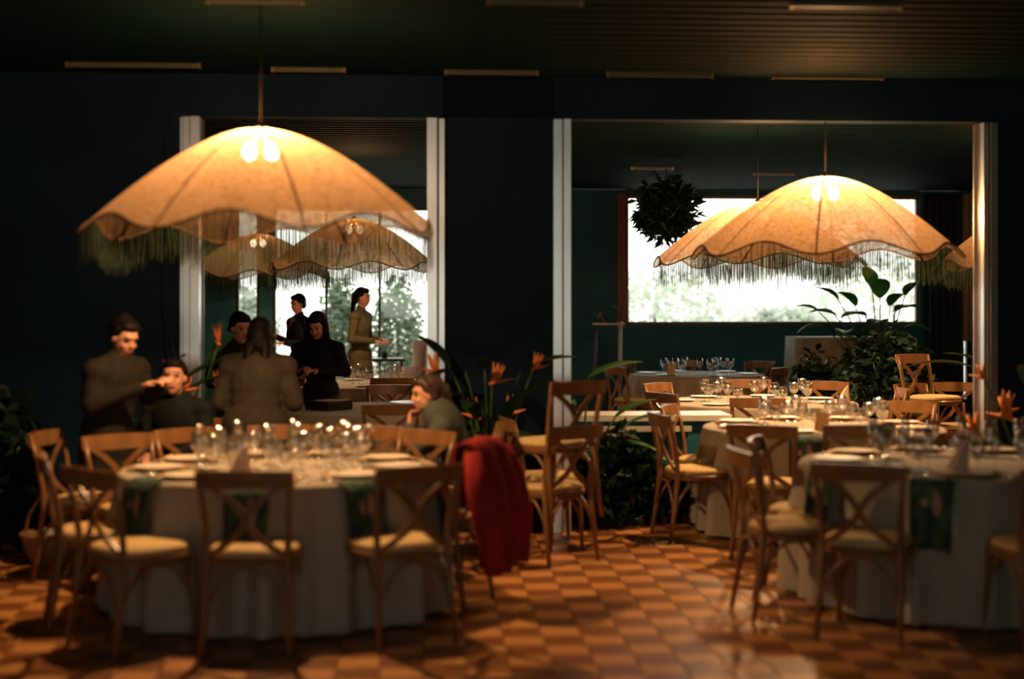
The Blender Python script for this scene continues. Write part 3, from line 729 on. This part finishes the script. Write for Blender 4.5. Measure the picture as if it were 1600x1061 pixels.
def human(label, loc, face, J, top, legs, hairm, hair='short', head=(0, 0, 0), skirt=None, group=None, curl=.6, bulk=0):
    root = thing('person', label, 'person', loc, math.atan2(-face[0], face[1]), group)
    V = {k: Vector(v) for k, v in J.items() if k != 'sw'}
    pel, che, nek, hd = V['pelvis'], V['chest'], V['neck'], V['head']
    Hm = Euler((math.radians(head[0]), math.radians(head[2]), math.radians(head[1])), 'XYZ').to_matrix()
    up = (nek-pel).normalized(); rx = Vector((1,0,0)); fw = up.cross(rx) * -1
    Tm = Matrix((rx, up.cross(rx), up)).transposed()
    sw = J.get('sw', .185)
    shl, shr = nek-up*.075-rx*sw, nek-up*.075+rx*sw
    b = MB(); c = MB(); g = MB()
    def torso(q, e):
        q.ell(pel, (.155+e, .115+e, .12+e), Tm); q.ell(pel.lerp(che, .5), (.132+e, .098+e, .15+e), Tm); q.ell(che+up*.02, (.16+e, .11+e, .17+e), Tm)
        q.caps(shl, shr, .055+e, .055+e); q.caps(shl+up*.01, nek+up*.005, .045+e*.7, .046+e*.5); q.caps(shr+up*.01, nek+up*.005, .045+e*.7, .046+e*.5)
    torso(b, 0); b.caps(nek-up*.04, hd-Vector((0,.005,.03)), .054, .048)
    H = lambda x, y, z: hd + Hm @ Vector((x, y, z))
    b.ell(H(0,-.012,.022), (.074,.094,.098), Hm); b.ell(H(0,.022,-.04), (.060,.068,.072), Hm); b.ell(H(0,.05,-.088), (.028,.026,.022), Hm)
    b.caps(H(0,.080,.012), H(0,.097,-.026), .010, .013); b.ell(H(0,.075,.03), (.052,.018,.014), Hm)
    b.ell(H(-.034,.066,-.03), (.022,.018,.02), Hm); b.ell(H(.034,.066,-.03), (.022,.018,.02), Hm)
    for sx in (-1, 1): b.ell(H(sx*.076,-.008,-.005), (.011,.022,.032), Hm)
    for sx, sh in ((-1, shl), (1, shr)):
        el, wr = V['el_l' if sx < 0 else 'el_r'], V['wr_l' if sx < 0 else 'wr_r']
        b.caps(sh, el, .047, .038); b.caps(el, wr, .038, .025)
        c.caps(sh, el, .062+bulk*.5, .052+bulk*.6); c.caps(el, wr-(wr-el)*.06, .052+bulk*.6, .038+bulk*.3)
        nrm = V.get('pn', Vector((0,-.3,-1))); add_hand(b, wr, wr-el, nrm, sx, curl)
        hip = pel+rx*sx*.085-up*.03; kn, an = V['kn_l' if sx < 0 else 'kn_r'], V['an_l' if sx < 0 else 'an_r']
        b.caps(hip, kn, .08, .056); b.caps(kn, an, .054, .038)
        b.caps(an+Vector((0,-.03,-.035)), an+Vector((0,.13,-.045)), .036, .028)
        g.caps(hip, kn, .096, .072); g.caps(kn, an+Vector((0,0,.02)), .070, .056)
        MB_s = MB().caps(an+Vector((0,-.035,-.037)), an+Vector((0,.14,-.045)), .043, .035)
        MB_s.build('shoe', M['shoe'], root)
    torso(c, .018+bulk); c.caps(nek-up*.02, nek+up*.035, .066, .06)
    if skirt:        # long coat or dress below the waist
        for (t, r1, r2) in skirt: c.ell(pel+Vector((0, t*.02, -t)), (r1, r2, .16))
    else: c.ell(pel+Vector((0,0,-.03)), (.182,.145,.14), Tm)
    g.ell(pel-up*.03, (.168,.128,.12), Tm)
    me = remeshed(b, .0085, 2); me.materials.clear(); me.materials.append(M['skin']); bo = link('body', me, root)
    for nm_, q, mm in (('jacket' if not skirt else 'long_coat', c, top), ('trousers', g, legs)):
        me = remeshed(q, .013, 4); me.materials.clear(); me.materials.append(mm); link(nm_, me, root)
    # face details
    for sx in (-1, 1):
        MB().ell(H(sx*.031,.079,.008), (.013,.008,.0075), Hm, 10, 6).build('eye', M['eye'], bo)
        MB().caps(H(sx*.016,.088,.030), H(sx*.046,.076,.034), .0045, .004, 6, 4).build('eyebrow', hairm, bo)
    MB().caps(H(-.018,.086,-.062), H(.018,.086,-.062), .0065, .0065, 6, 4).build('lips', M['lips'], bo)
    # hair
    h = MB(); h.ell(H(0,-.030,.036), (.086,.096,.098), Hm); h.ell(H(0,.02,.085), (.07,.062,.04), Hm)
    for sx in (-1, 1): h.caps(H(sx*.072,.01,.06), H(sx*.078,-.035,-.02), .022, .024)
    if hair == 'bun': h.ell(H(0,-.055,.118), (.036,.038,.030), Hm); h.ell(H(0,-.08,-.03), (.06,.045,.05), Hm)
    if hair == 'long':
        h.caps(H(0,-.07,.02), nek+Vector((0,-.09,-.10)), .085, .075); 
        for sx in (-1, 1): h.caps(H(sx*.075,-.02,.03), nek+Vector((sx*.10,-.02,-.12)), .035, .03)
    if hair == 'bob': h.ell(H(0,-.055,-.01), (.088,.075,.09), Hm); h.ell(H(0,-.06,-.075), (.092,.06,.065), Hm); h.caps(H(-.05,-.06,-.09), nek+Vector((-.06,-.10,-.05)), .05, .035); h.caps(H(.05,-.06,-.09), nek+Vector((.06,-.10,-.05)), .05, .035)
    if hair == 'short': h.ell(H(0,-.07,-.02), (.07,.045,.06), Hm)
    if hair == 'tail': h.ell(H(0,-.09,-.01), (.065,.05,.07), Hm); h.caps(H(0,-.12,.03), nek+Vector((0,-.13,-.13)), .036, .024)
    me = remeshed(h, .010, 3); me.materials.clear(); me.materials.append(hairm); link('hair', me, root)
    return root
def stand(hgt, lean=.0, extra=None):
    z = hgt-1.70
    J = dict(pelvis=(0,0,.92+z*.55), chest=(0,lean*.45,1.23+z*.8), neck=(0,lean*.75,1.42+z*.9), head=(0,lean+.02,1.575+z),
             kn_l=(-.10,.02,.49+z*.2), kn_r=(.10,.0,.49+z*.2), an_l=(-.11,-.02,.085), an_r=(.11,-.02,.085),
             el_l=(-.25,.0,1.10+z*.7), el_r=(.25,.0,1.10+z*.7), wr_l=(-.12,.26,1.08+z*.7), wr_r=(.12,.26,1.08+z*.7))
    if extra: J.update(extra)
    return J
def sit(dz=0, lean=.05, extra=None):
    J = dict(pelvis=(0,-.04,.60), chest=(0,lean*.5,.87), neck=(0,lean,1.03+dz), head=(0,lean+.05,1.17+dz),
             kn_l=(-.11,.38,.54), kn_r=(.11,.38,.54), an_l=(-.11,.36,.085), an_r=(.11,.36,.085),
             el_l=(-.24,.06,.76), el_r=(.24,.06,.76), wr_l=(-.10,.26,.68), wr_r=(.10,.26,.68))
    if extra: J.update(extra)
    return J
human('standing woman in a dark brown coat with tied-up hair, hands reaching to the seated person', (-2.56, 9.32, 0), (.88, -.47), 
      stand(1.57, .12, dict(el_r=(.25,.10,1.03), wr_r=(.06,.33,1.14), el_l=(-.22,.14,1.06), wr_l=(-.09,.36,1.16), pn=(0,.2,-1))), M['coat'], M['trousers'], M['hair'], 'bun', (-24, -12, 0),
      skirt=((.0,.19,.16), (.12,.2,.17), (.24,.205,.18), (.36,.21,.185), (.46,.21,.19)), bulk=.018)
human('seated person in black having their face tended by the standing woman', (-2.20, 9.72, 0), (-.25, -.97), sit(0, .02), M['dark'], M['trousers'], M['hair'], 'short', (4, 18, 0))
human('person in a taupe jacket seen from behind, bending over beyond the glasses', (-1.74, 9.98, 0), (.02, 1),
      stand(1.55, .16, dict(sw=.175, el_l=(-.255,.05,.98), el_r=(.255,.05,.98), wr_l=(-.14,.34,.96), wr_r=(.14,.34,.96))), M['jacket'], M['trousers'], M['hair'], 'bob', (-24, 0, 0),
      skirt=((.0,.235,.19), (.12,.245,.195)), bulk=.026)
human('seated woman in an olive-grey sweater facing left, hand raised to her chin', (-.36, 9.5, 0), (-1, -.12),
      sit(-.10, .14, dict(el_l=(-.20,.29,.72), wr_l=(-.06,.30,.87), pn=(.3,-1,.2))), M['sweater'], M['trousers'], M['hairb'], 'tail', (-6, 8, 0), curl=.9)
human('woman with long dark hair in a black cardigan looking down at her hands', (-1.80, 13.9, 0), (-.25, -.97),
      stand(1.57, .09, dict(wr_l=(-.07,.27,1.03), wr_r=(.06,.28,1.05))), M['dark'], M['trousers'], M['hair'], 'long', (-28, 0, 0))
human('man in dark clothes silhouetted against the bright left window', (-2.66, 18.5, 0), (-.75, -.66),
      stand(1.77, .02, dict(wr_l=(-.09,.3,1.16), wr_r=(.10,.3,1.24))), M['dark'], M['trousers'], M['hair'], 'short', (-12, 0, 0))
human('tall person in long olive clothes standing before the garden window', (-1.90, 18.4, 0), (.85, -.3),
      stand(1.85, .02, dict(wr_l=(-.1,.24,1.2), wr_r=(.10,.24,1.18))), M['olive'], M['olive'], M['hair'], 'tail', (-5, 0, 0),
      skirt=((.0,.18,.15), (.14,.185,.16), (.28,.19,.165), (.42,.195,.17), (.56,.2,.175)))
human('dark-haired person half hidden behind the palm leaves at the left post', (-2.26, 12.1, 0), (.6, -.8), stand(1.58, .04), M['dark'], M['trousers'], M['hair'], 'short', (-15, 0, 0))
chair(-2.15, 9.98, -.2, -1, 'crossback chair under the seated person in black')
chair(-.085, 9.52, -1, -.05, 'crossback chair under the seated woman in the grey sweater')

# red garment draped over the chair back
def garment():
    b = MB(); n_, k_ = 28, 26; vs = []; fs = []
    for k in range(k_+1):
        for i in range(n_+1):
            t = i/n_*2-1; q = k/k_
            # up the front of the back, over the rail, down behind to near the floor
            if q < .22: y = -.205+.01*q; z = .56+(.34)*(q/.22)
            elif q < .34: a = (q-.22)/.12*PI; y = -.262+.057*math.cos(a); z = .90+.026*math.sin(a)
            else: a = (q-.34)/.66; y = -.325-.10*math.sin(PI*min(1, a*.9))**.8; z = .90-.70*a
            wd = .215 if q < .4 else .215+.045*math.sin(PI*min(1, (q-.4)*1.35))-.05*max(0, q-.8)*5
            fold = (.030*math.sin(t*7+q*2)+.014*math.sin(t*15-q*4))*(min(1, abs(q-.28)*4)) if q > .3 else 0
            vs.append((wd*t+.02*math.sin(q*9)*(q > .4), y+fold, z - .05*t*max(0, q-.7)*3 - (.02*abs(t) if .2 < q < .36 else 0)))
    for k in range(k_):
        for i in range(n_):
            q = k*(n_+1)+i; fs.append((q, q+1, q+n_+2, q+n_+1))
    return b.add(vs, fs)
g = thing('red_garment', 'red wool garment hanging over a chair back beside the left table', 'garment', (-.17-.93*.27, 8.05+.36*.27, 0), math.atan2(.93, .36))
gb = garment().build('body', M['red'], g)
md = gb.modifiers.new('t', 'SOLIDIFY'); md.thickness = .014; md.offset = 0
for sx in (-1, 1):
    MB().tube([(sx*.22,-.31,.86), (sx*.265,-.36,.68), (sx*.26,-.40,.50), (sx*.22,-.42,.34), (sx*.20,-.42,.22)], [.045,.068,.07,.06,.052], 10, sx=.75).build('sleeve', M['red'], g)

# ------------------------------------------------------------------ plants
def blade(L, w_, droop, n_=10, split=False):
    b = MB(); vs = []; fs = []
    for i in range(n_+1):
        t = i/n_; y = L*math.cos(droop*t*.5)*t; z = -L*math.sin(droop*t*.5)*t + .0
        hw = w_*.5*math.sin(PI*min(1, .04+t*.96))**.75 + .004
        for s_ in (-1, 0, 1): vs.append((s_*hw, y, z + abs(s_)*hw*.35))
    for i in range(n_):
        for s_ in (0, 1): q = i*3+s_; fs.append((q, q+1, q+4, q+3))
    return b.add(vs, fs)
blades = {}
def blade_mesh(L, w_, dr, m_):
    k = (L, w_, dr, m_)
    if k not in blades: blades[k] = one('leaf', blade(L, w_, dr), M[m_])
    return blades[k]
def flower_mesh():
    b = MB()
    for i in range(5):
        a = -.5+.32*i; d = Vector((.25*math.sin(i*2.1), math.sin(a)*.6+.35, 1)).normalized()
        b.tube([Vector((0,0,0)), d*.06+Vector((0,.01,0)), d*.15], [.006, .017, .002], 6, sx=.5)
    b.tube([(0,-.02,-.01), (0,.05,.01), (0,.16,.03)], [.012,.014,.002], 6)
    return one('flower', b, M['flower'])
FLM = flower_mesh()
def paddle_plant(name, label, cat, loc, leaves, flowers=(), pot=None, lm='leaf', group=None):
    """leaves: (tip dx, dy, stem z, length, width, azimuth, tilt, droop)"""
    o = thing(name, label, cat, loc, 0, group)
    zb = 0
    if pot:
        r, h = pot; zb = h*.9
        MB().lathe([(0,0), (r*.72,0), (r*.85,h*.4), (r,h), (r*.94,h), (r*.9,h*.9), (0,h*.9)], 24).build('pot', M['pot'], o)
    for (dx, dy, sz, L, w_, az, tilt, dr) in leaves:
        s_ = MB().tube(bez((dx*.12, dy*.12, zb-.02), (dx*.3, dy*.3, sz*.6+zb*.4), (dx, dy, sz), 6), [.011,.010,.009,.008,.008,.007,.006], 6).build('stem', M['stem'], o)
        link('leaf', blade_mesh(L, w_, dr, lm), s_, (dx, dy, sz), (tilt, 0, az))
    for (dx, dy, z, az, sc) in flowers:
        s_ = MB().tube(bez((dx*.1, dy*.1, zb-.02), (dx*.4, dy*.4, z*.6), (dx, dy, z), 6), .007, 6).build('flower_stem', M['stem'], o)
        f = link('flower', FLM, s_, (dx, dy, z), (0, 0, az)); f.scale = (sc, sc, sc)
    return o
rn = random.Random(11)
def rand_leaves(n, h0, h1, sp, L, w_):
    out = []
    for i in range(n):
        az = rn.uniform(.42*PI, 1.58*PI); r = rn.uniform(.2, 1)*sp; h = rn.uniform(h0, h1)
        dx, dy = -math.sin(az)*r, math.cos(az)*r*.6
        out.append((dx, dy, h, round(L*rn.choice((.75, 1, 1.2)), 2), w_, az, rn.uniform(.1, 1.0), rn.choice((.7, 1.1))))
    return out
# between the openings
paddle_plant('bird_of_paradise', 'tall dark plant with orange flowers against the navy wall panel', 'plant', (-.16, 10.34, 0),
   rand_leaves(11, .6, 1.25, .28, .42, .13) + [(.22, -.05, 1.18, .46, .15, -1.2, .45, .5), (-.28,.0,1.2,.40,.12,.9,.9,.6)],
   [(-.36,-.02,1.17,1.2,1.0), (.02,-.05,1.10,-1.4,1.0), (.31,-.02,1.20,-1.2,.8), (.12,-.08,.88,-1.0,1.0), (-.08,-.1,.86,1.0,1.0)], (.17, .34), 'leafd', 'potted flowering plants')
paddle_plant('bird_of_paradise', 'plant with long green leaves and orange flowers beside the left cream post', 'plant', (-2.36, 10.28, 0),
   rand_leaves(5, .5, .8, .12, .3, .10) + [(.08,-.05,1.12,.50,.15,-1.15,.55,.3), (.15,-.08,1.08,.46,.13,-1.3,.4,.4), (.22,-.02,1.2,.4,.12,-.8,.9,.4)],
   [(-.02,-.06,1.17,1.0,.7), (.08,-.1,1.05,-1.4,.8), (.32,-.06,1.08,.6,.8), (.32,-.04,1.38,.5,1.0)], (.13, .3), 'leaf', 'potted flowering plants')
paddle_plant('bird_of_paradise', 'orange-flowered plant at the right edge in front of the dark wall', 'plant', (3.48, 9.75, 0),
   rand_leaves(9, .5, 1.1, .3, .4, .12), [(-.36,-.02,1.16,.8,.7), (-.27,-.1,.93,-1,1.1), (-.2,-.08,.90,.9,1.1), (-.08,-.05,.86,-1,1.0), (-.42,-.1,.80,1,1.0)], (.17, .34), 'leafd', 'potted flowering plants')
# planted bank in front of the console
con = thing('console', 'low dark console with a pale stone top left of the right tables', 'console', B(1.78, 11.55), TH)
MB().box(-.62, .55, -.16, .22, 0, .74).build('body', M['teal'], con, smooth=False)
MB().box(-.70, .62, -.20, .26, .74, .785).build('top', M['marble'], con, smooth=False)
MB().box(-.60, .30, -.215, -.175, .66, .70).build('lower_ledge', M['marble'], con, smooth=False)
def shrub(label, loc, rad, n, size, seed, m_='leafd', z=None, group=None, pot=False):
    o = thing('leafy_shrub', label, 'plant', loc, 0, group); zc = rad[2] if z is None else z
    f = leafcloud(n, rad, size, seed, .45, .35).build('foliage', M[m_], o, (0, 0, zc)); f['kind'] = 'stuff'
    for k in range(4):
        a = k*1.7; MB().tube([(.02*math.cos(a), .02*math.sin(a), 0), (rad[0]*.3*math.cos(a), rad[1]*.3*math.sin(a), zc*.7), (rad[0]*.5*math.cos(a), rad[1]*.5*math.sin(a), zc+rad[2]*.4)], [.012,.009,.005], 6).build('stem', M['stem'], o)
    return o
shrub('dark leafy bank of plants standing before the pale-topped console', (.72, 10.98, 0), (.42, .24, .36), 900, .15, 31)
paddle_plant('leafy_plant', 'pale-tipped long-leaved plant arching in front of the console', 'plant', (.52, 11.0, 0),
   [(.05,-.02,1.10,.50,.13,-1.1,.42,.4), (.25,.0,.80,.42,.10,-1.0,.5,.4), (.35,-.02,.76,.40,.09,-1.25,.35,.4), (-.05,0,.9,.4,.12,.8,.7,.7), (.2,-.05,.6,.4,.1,-2.0,.3,.8), (.4,-.1,.5,.4,.1,-1.6,.2,.9)], (), (.12, .22), 'leaf')
shrub('low dark plant by the chair legs under the console', (1.12, 11.06, 0), (.26, .2, .22), 350, .13, 32)
shrub('dark leafy plant at the left edge of the hall', (-3.42, 9.75, 0), (.32, .3, .55), 500, .17, 33)
shrub('big dark bush right of the wide window', (3.95, 15.6, 0), (.50, .45, .72), 1500, .16, 34)
shrub('dark plant in front of the draped buffet', (3.45, 16.6, 0), (.34, .3, .58), 800, .14, 35)
paddle_plant('monstera', 'large-leaved plant silhouetted against the wide window', 'plant', (4.55, 18.2, 0),
   [(-.55,0,1.50,.34,.24,1.2,.5,.8), (-.3,.05,1.62,.36,.26,.7,.9,.8), (0,0,1.72,.36,.24,-.3,1.1,.7), (.2,.02,1.55,.36,.26,-1.2,.5,.8), (.05,-.05,1.42,.34,.24,2.2,.2,.8), (-.7,0,1.36,.34,.24,1.5,.2,.9), (.3,0,1.35,.34,.24,-1.5,.3,.9), (-.1,0,1.85,.34,.2,.2,1.2,.6), (-.4,0,1.3,.3,.22,2.6,.2,.8), (-.5,.1,1.7,.34,.2,1.0,.8,.7), (.15,.1,1.62,.36,.2,-.8,.8,.7), (-.2,-.1,1.5,.34,.24,1.8,.3,.8), (-.75,.05,1.55,.3,.2,1.3,.6,.8), (.3,-.05,1.75,.3,.18,-1.0,.9,.6)], (), (.22, .42), 'leaf')
paddle_plant('leafy_plant', 'arching dark plant beside the rightmost cream post', 'plant', (4.25, 12.6, 0),
   rand_leaves(9, .7, 1.5, .35, .5, .12), [(-.1,0,1.2,.5,1.0)], (.18, .36), 'leafd')
# hanging fern ball
hf = thing('hanging_fern', 'round dark fern hanging before the left part of the wide window', 'plant', (1.80, 17.2, 2.74))
f = leafcloud(1800, (.36, .36, .38), .17, 41, .3, .3).build('foliage', M['leafd'], hf); f['kind'] = 'stuff'
MB().lathe([(0,-.16), (.10,-.15), (.15,-.05), (.16,.03), (.15,.03), (0,.0)], 18).build('basket', M['pot'], hf)
for k in range(3):
    a = k*2.1; MB().tube([(.15*math.cos(a), .15*math.sin(a), .03), (0, 0, .36)], .004, 5).build('chain', M['cord'], hf)
MB().tube([(0,0,.36), (0,0,FZ-2.74+.01)], .006, 5).build('cord', M['cord'], hf)

# ------------------------------------------------------------------ furniture and small things farther back
def box_round(name, m_, parent, c, d, r=.04, rot=None):
    bm = bmesh.new(); bmesh.ops.create_cube(bm, size=1); bmesh.ops.scale(bm, vec=d, verts=bm.verts)
    bmesh.ops.bevel(bm, geom=bm.edges[:], offset=r, segments=3, affect='EDGES', profile=.5)
    me = bpy.data.meshes.new(name); bm.to_mesh(me); bm.free(); me.materials.append(M[m_])
    me.polygons.foreach_set('use_smooth', [True]*len(me.polygons))
    return link(name, me, parent, c, rot)
ac = thing('armchair', 'pale grey wing armchair by the garden window', 'armchair', (-1.06, 20.0, 0), -.5)
box_round('seat', 'upholst', ac, (0, -.05, .36), (.62, .66, .22), .05); box_round('seat_cushion', 'upholst2', ac, (0, -.08, .52), (.54, .58, .13), .05)
box_round('backrest', 'upholst', ac, (0, .30, .80), (.70, .17, .72), .07, (-.12, 0, 0)); box_round('back_cushion', 'upholst2', ac, (0, .20, .82), (.52, .12, .5), .05, (-.12, 0, 0))
for sx in (-1, 1):
    a = box_round('armrest', 'upholst', ac, (sx*.36, -.03, .50), (.14, .66, .34), .05)
    MB().tube([(0,-.34,.19), (0,.30,.19)], .10, 16).build('arm_roll', M['upholst'], a)
    box_round('wing', 'upholst', ac, (sx*.36, .22, .92), (.11, .30, .46), .05)
    for sy in (-1, 1): MB().tube([(sx*.28, sy*.28-.03, .26), (sx*.30, sy*.30-.03, 0)], [.025,.016], 8).build('leg', M['darkwood'], ac)
st = thing('side_table', 'small dark side table left of the armchair', 'table', (-1.75, 20.2, 0), .1)
box_round('tabletop', 'darkwood', st, (0, 0, .88), (.52, .4, .04), .01)
for sx in (-1, 1):
    for sy in (-1, 1): MB().tube([(sx*.23, sy*.17, .87), (sx*.24, sy*.18, 0)], .016, 8).build('leg', M['darkwood'], st)
paddle_plant('potted_plant', 'small bright green plant on the dark side table', 'plant', (-1.75, 20.2, .90), [(.02,0,.10,.26,.05,-.7,.9,.3), (.0,0,.10,.22,.05,-1.1,.6,.3), (-.02,0,.1,.2,.05,.6,.9,.4)], (), (.05, .08), 'leafo')
bf = thing('draped_buffet', 'tall buffet draped in grey cloth under the wide window', 'table', (4.35, 19.3, 0), 0)
MB().box(-.68, .68, -.34, .34, 1.16, 1.20).build('tabletop', M['darkwood'], bf, smooth=False)
for sx in (-1, 1):
    for sy in (-1, 1): MB().tube([(sx*.6, sy*.28, 0), (sx*.6, sy*.28, 1.16)], .02, 8).build('leg', M['darkwood'], bf)
b = MB(); per = []
def rectpt(s_):
    L = [(-.7,-.36), (.7,-.36), (.7,.36), (-.7,.36)]; ln = [1.4, .72, 1.4, .72]; s_ %= 4.24
    for i in range(4):
        if s_ <= ln[i]:
            a, c = L[i], L[(i+1) % 4]; t = s_/ln[i]; nx = [(0,-1), (1,0), (0,1), (-1,0)][i]; return (a[0]+(c[0]-a[0])*t, a[1]+(c[1]-a[1])*t, nx)
        s_ -= ln[i]
N = 160; vs = []; fs = []
for (t, z) in ((0, 1.215), (.02, 1.205), (.3, .9), (.7, .45), (1, .03)):
    for j in range(N):
        x, y, nx = rectpt(4.24*j/N); f_ = .03*t*math.sin(j*.9)+.03*t
        vs.append((x+nx[0]*f_, y+nx[1]*f_, z))
for k in range(4):
    for j in range(N): fs.append((k*N+j, k*N+(j+1) % N, (k+1)*N+(j+1) % N, (k+1)*N+j))
fs.append(tuple(range(N)))
bc = b.add(vs, fs).build('buffet_cloth', M['bcloth'], None, (4.35, 19.3, 0)); tag(bc, 'grey pleated cloth on the tall buffet', 'tablecloth')
# curtains at the right end
def curtain(u0, u1, v, z0, z1, m_, label, nf):
    b = MB(); n_ = 60; vs = []; fs = []
    for z in (z0, (z0+z1)/2, z1):
        for i in range(n_+1):
            t = i/n_; vs.append((u0+(u1-u0)*t, v+.045*math.sin(t*nf*2*PI), z))
    for k in range(2):
        for i in range(n_): q = k*(n_+1)+i; fs.append((q, q+1, q+n_+2, q+n_+1))
    o = b.add(vs, fs).build('curtain', m_, None, (0,0,0), True, (0,0,TH))
    md = o.modifiers.new('t', 'SOLIDIFY'); md.thickness = .006
    tag(o, label, 'curtain', 'curtains by the wide window')
curtain(7.30, 7.82, WV-.12, .05, 3.25, M['curtain'], 'slate blue curtain right of the wide window', 5)
curtain(7.86, 7.98, WV-.16, 1.1, 3.25, M['curtainl'], 'narrow rosy curtain beside the rightmost post', 2)
# tall stand with flower and wire arch left of the wide window
ps = thing('pedestal_stand', 'thin pale-edged stand against the teal wall', 'stand', (1.30, 20.0, 0), 0)
MB().box(-.20, .22, -.16, .16, 1.36, 1.385).build('top', M['marble'], ps, smooth=False)
for sx in (-1, 1):
    for sy in (-1, 1): MB().tube([(sx*.17, sy*.13, 1.36), (sx*.17, sy*.13, 0)], .014, 6).build('leg', M['marble'] if sx > 0 else M['darkwood'], ps)
ar = thing('wire_cloche', 'dark arched wire cloche on the thin stand', 'ornament', (1.38, 20.0, 1.386))
MB().lathe([(.12,0), (.12,.012), (0,.012)], 20).build('base', M['darkwood'], ar)
for k in range(4):
    a = k*PI/4
    MB().tube([(.11*math.cos(q)*math.cos(a), .11*math.cos(q)*math.sin(a), .012+.06*(1 if 0 < q < PI else 0)+.15*math.sin(q)) for q in [PI*i/12 for i in range(13)]], .004, 5).build('wire', M['darkwood'], ar)
paddle_plant('potted_plant', 'orange flower in a small pot on the thin stand', 'plant', (1.20, 20.0, 1.386), [(.03,0,.08,.12,.04,-1,.6,.5), (-.03,0,.08,.12,.04,1,.6,.5)], [(.0,0,.07,0,.6)], (.04, .06), 'leaf')
# basket by the wall
bk = thing('wicker_basket', 'wicker basket with a tall handle on the floor at the left', 'basket', (-2.95, 9.42, 0), .2)
MB().lathe([(0,0), (.12,0), (.155,.08), (.185,.17), (.19,.185), (.175,.185), (.14,.08), (.11,.015), (0,.012)], 28).build('bowl', M['wicker'], bk)
MB().lathe([(.185,.172), (.197,.18), (.197,.195), (.185,.2), (.172,.19)], 28).build('rim', M['wicker'], bk)
MB().tube([(.0, -.18, .18), (0,-.15,.30), (0,-.085,.40), (0,0,.43), (0,.085,.40), (0,.15,.30), (0,.18,.18)], .012, 8).build('handle', M['wicker'], bk, rot=(0,0,1.2))
cl = MB().ell((0,0,.165), (.13,.12,.07)).build('cloth_bundle', M['cloth'], None, (-2.92, 9.40, 0)); tag(cl, 'pale cloth bundle inside the wicker basket', 'cloth')
# loose cable by the left post
cb = MB().tube(bez((-2.40, 10.35, 2.98), (-2.44, 10.33, 2.1), (-2.40, 10.33, 1.45), 14)[:-1] + bez((-2.40, 10.33, 1.45), (-2.38, 10.33, 1.22), (-2.30, 10.36, 1.30), 8), .006, 6).build('cable', M['cord'], None)
tag(cb, 'thin cable looping down beside the left cream post', 'cable')
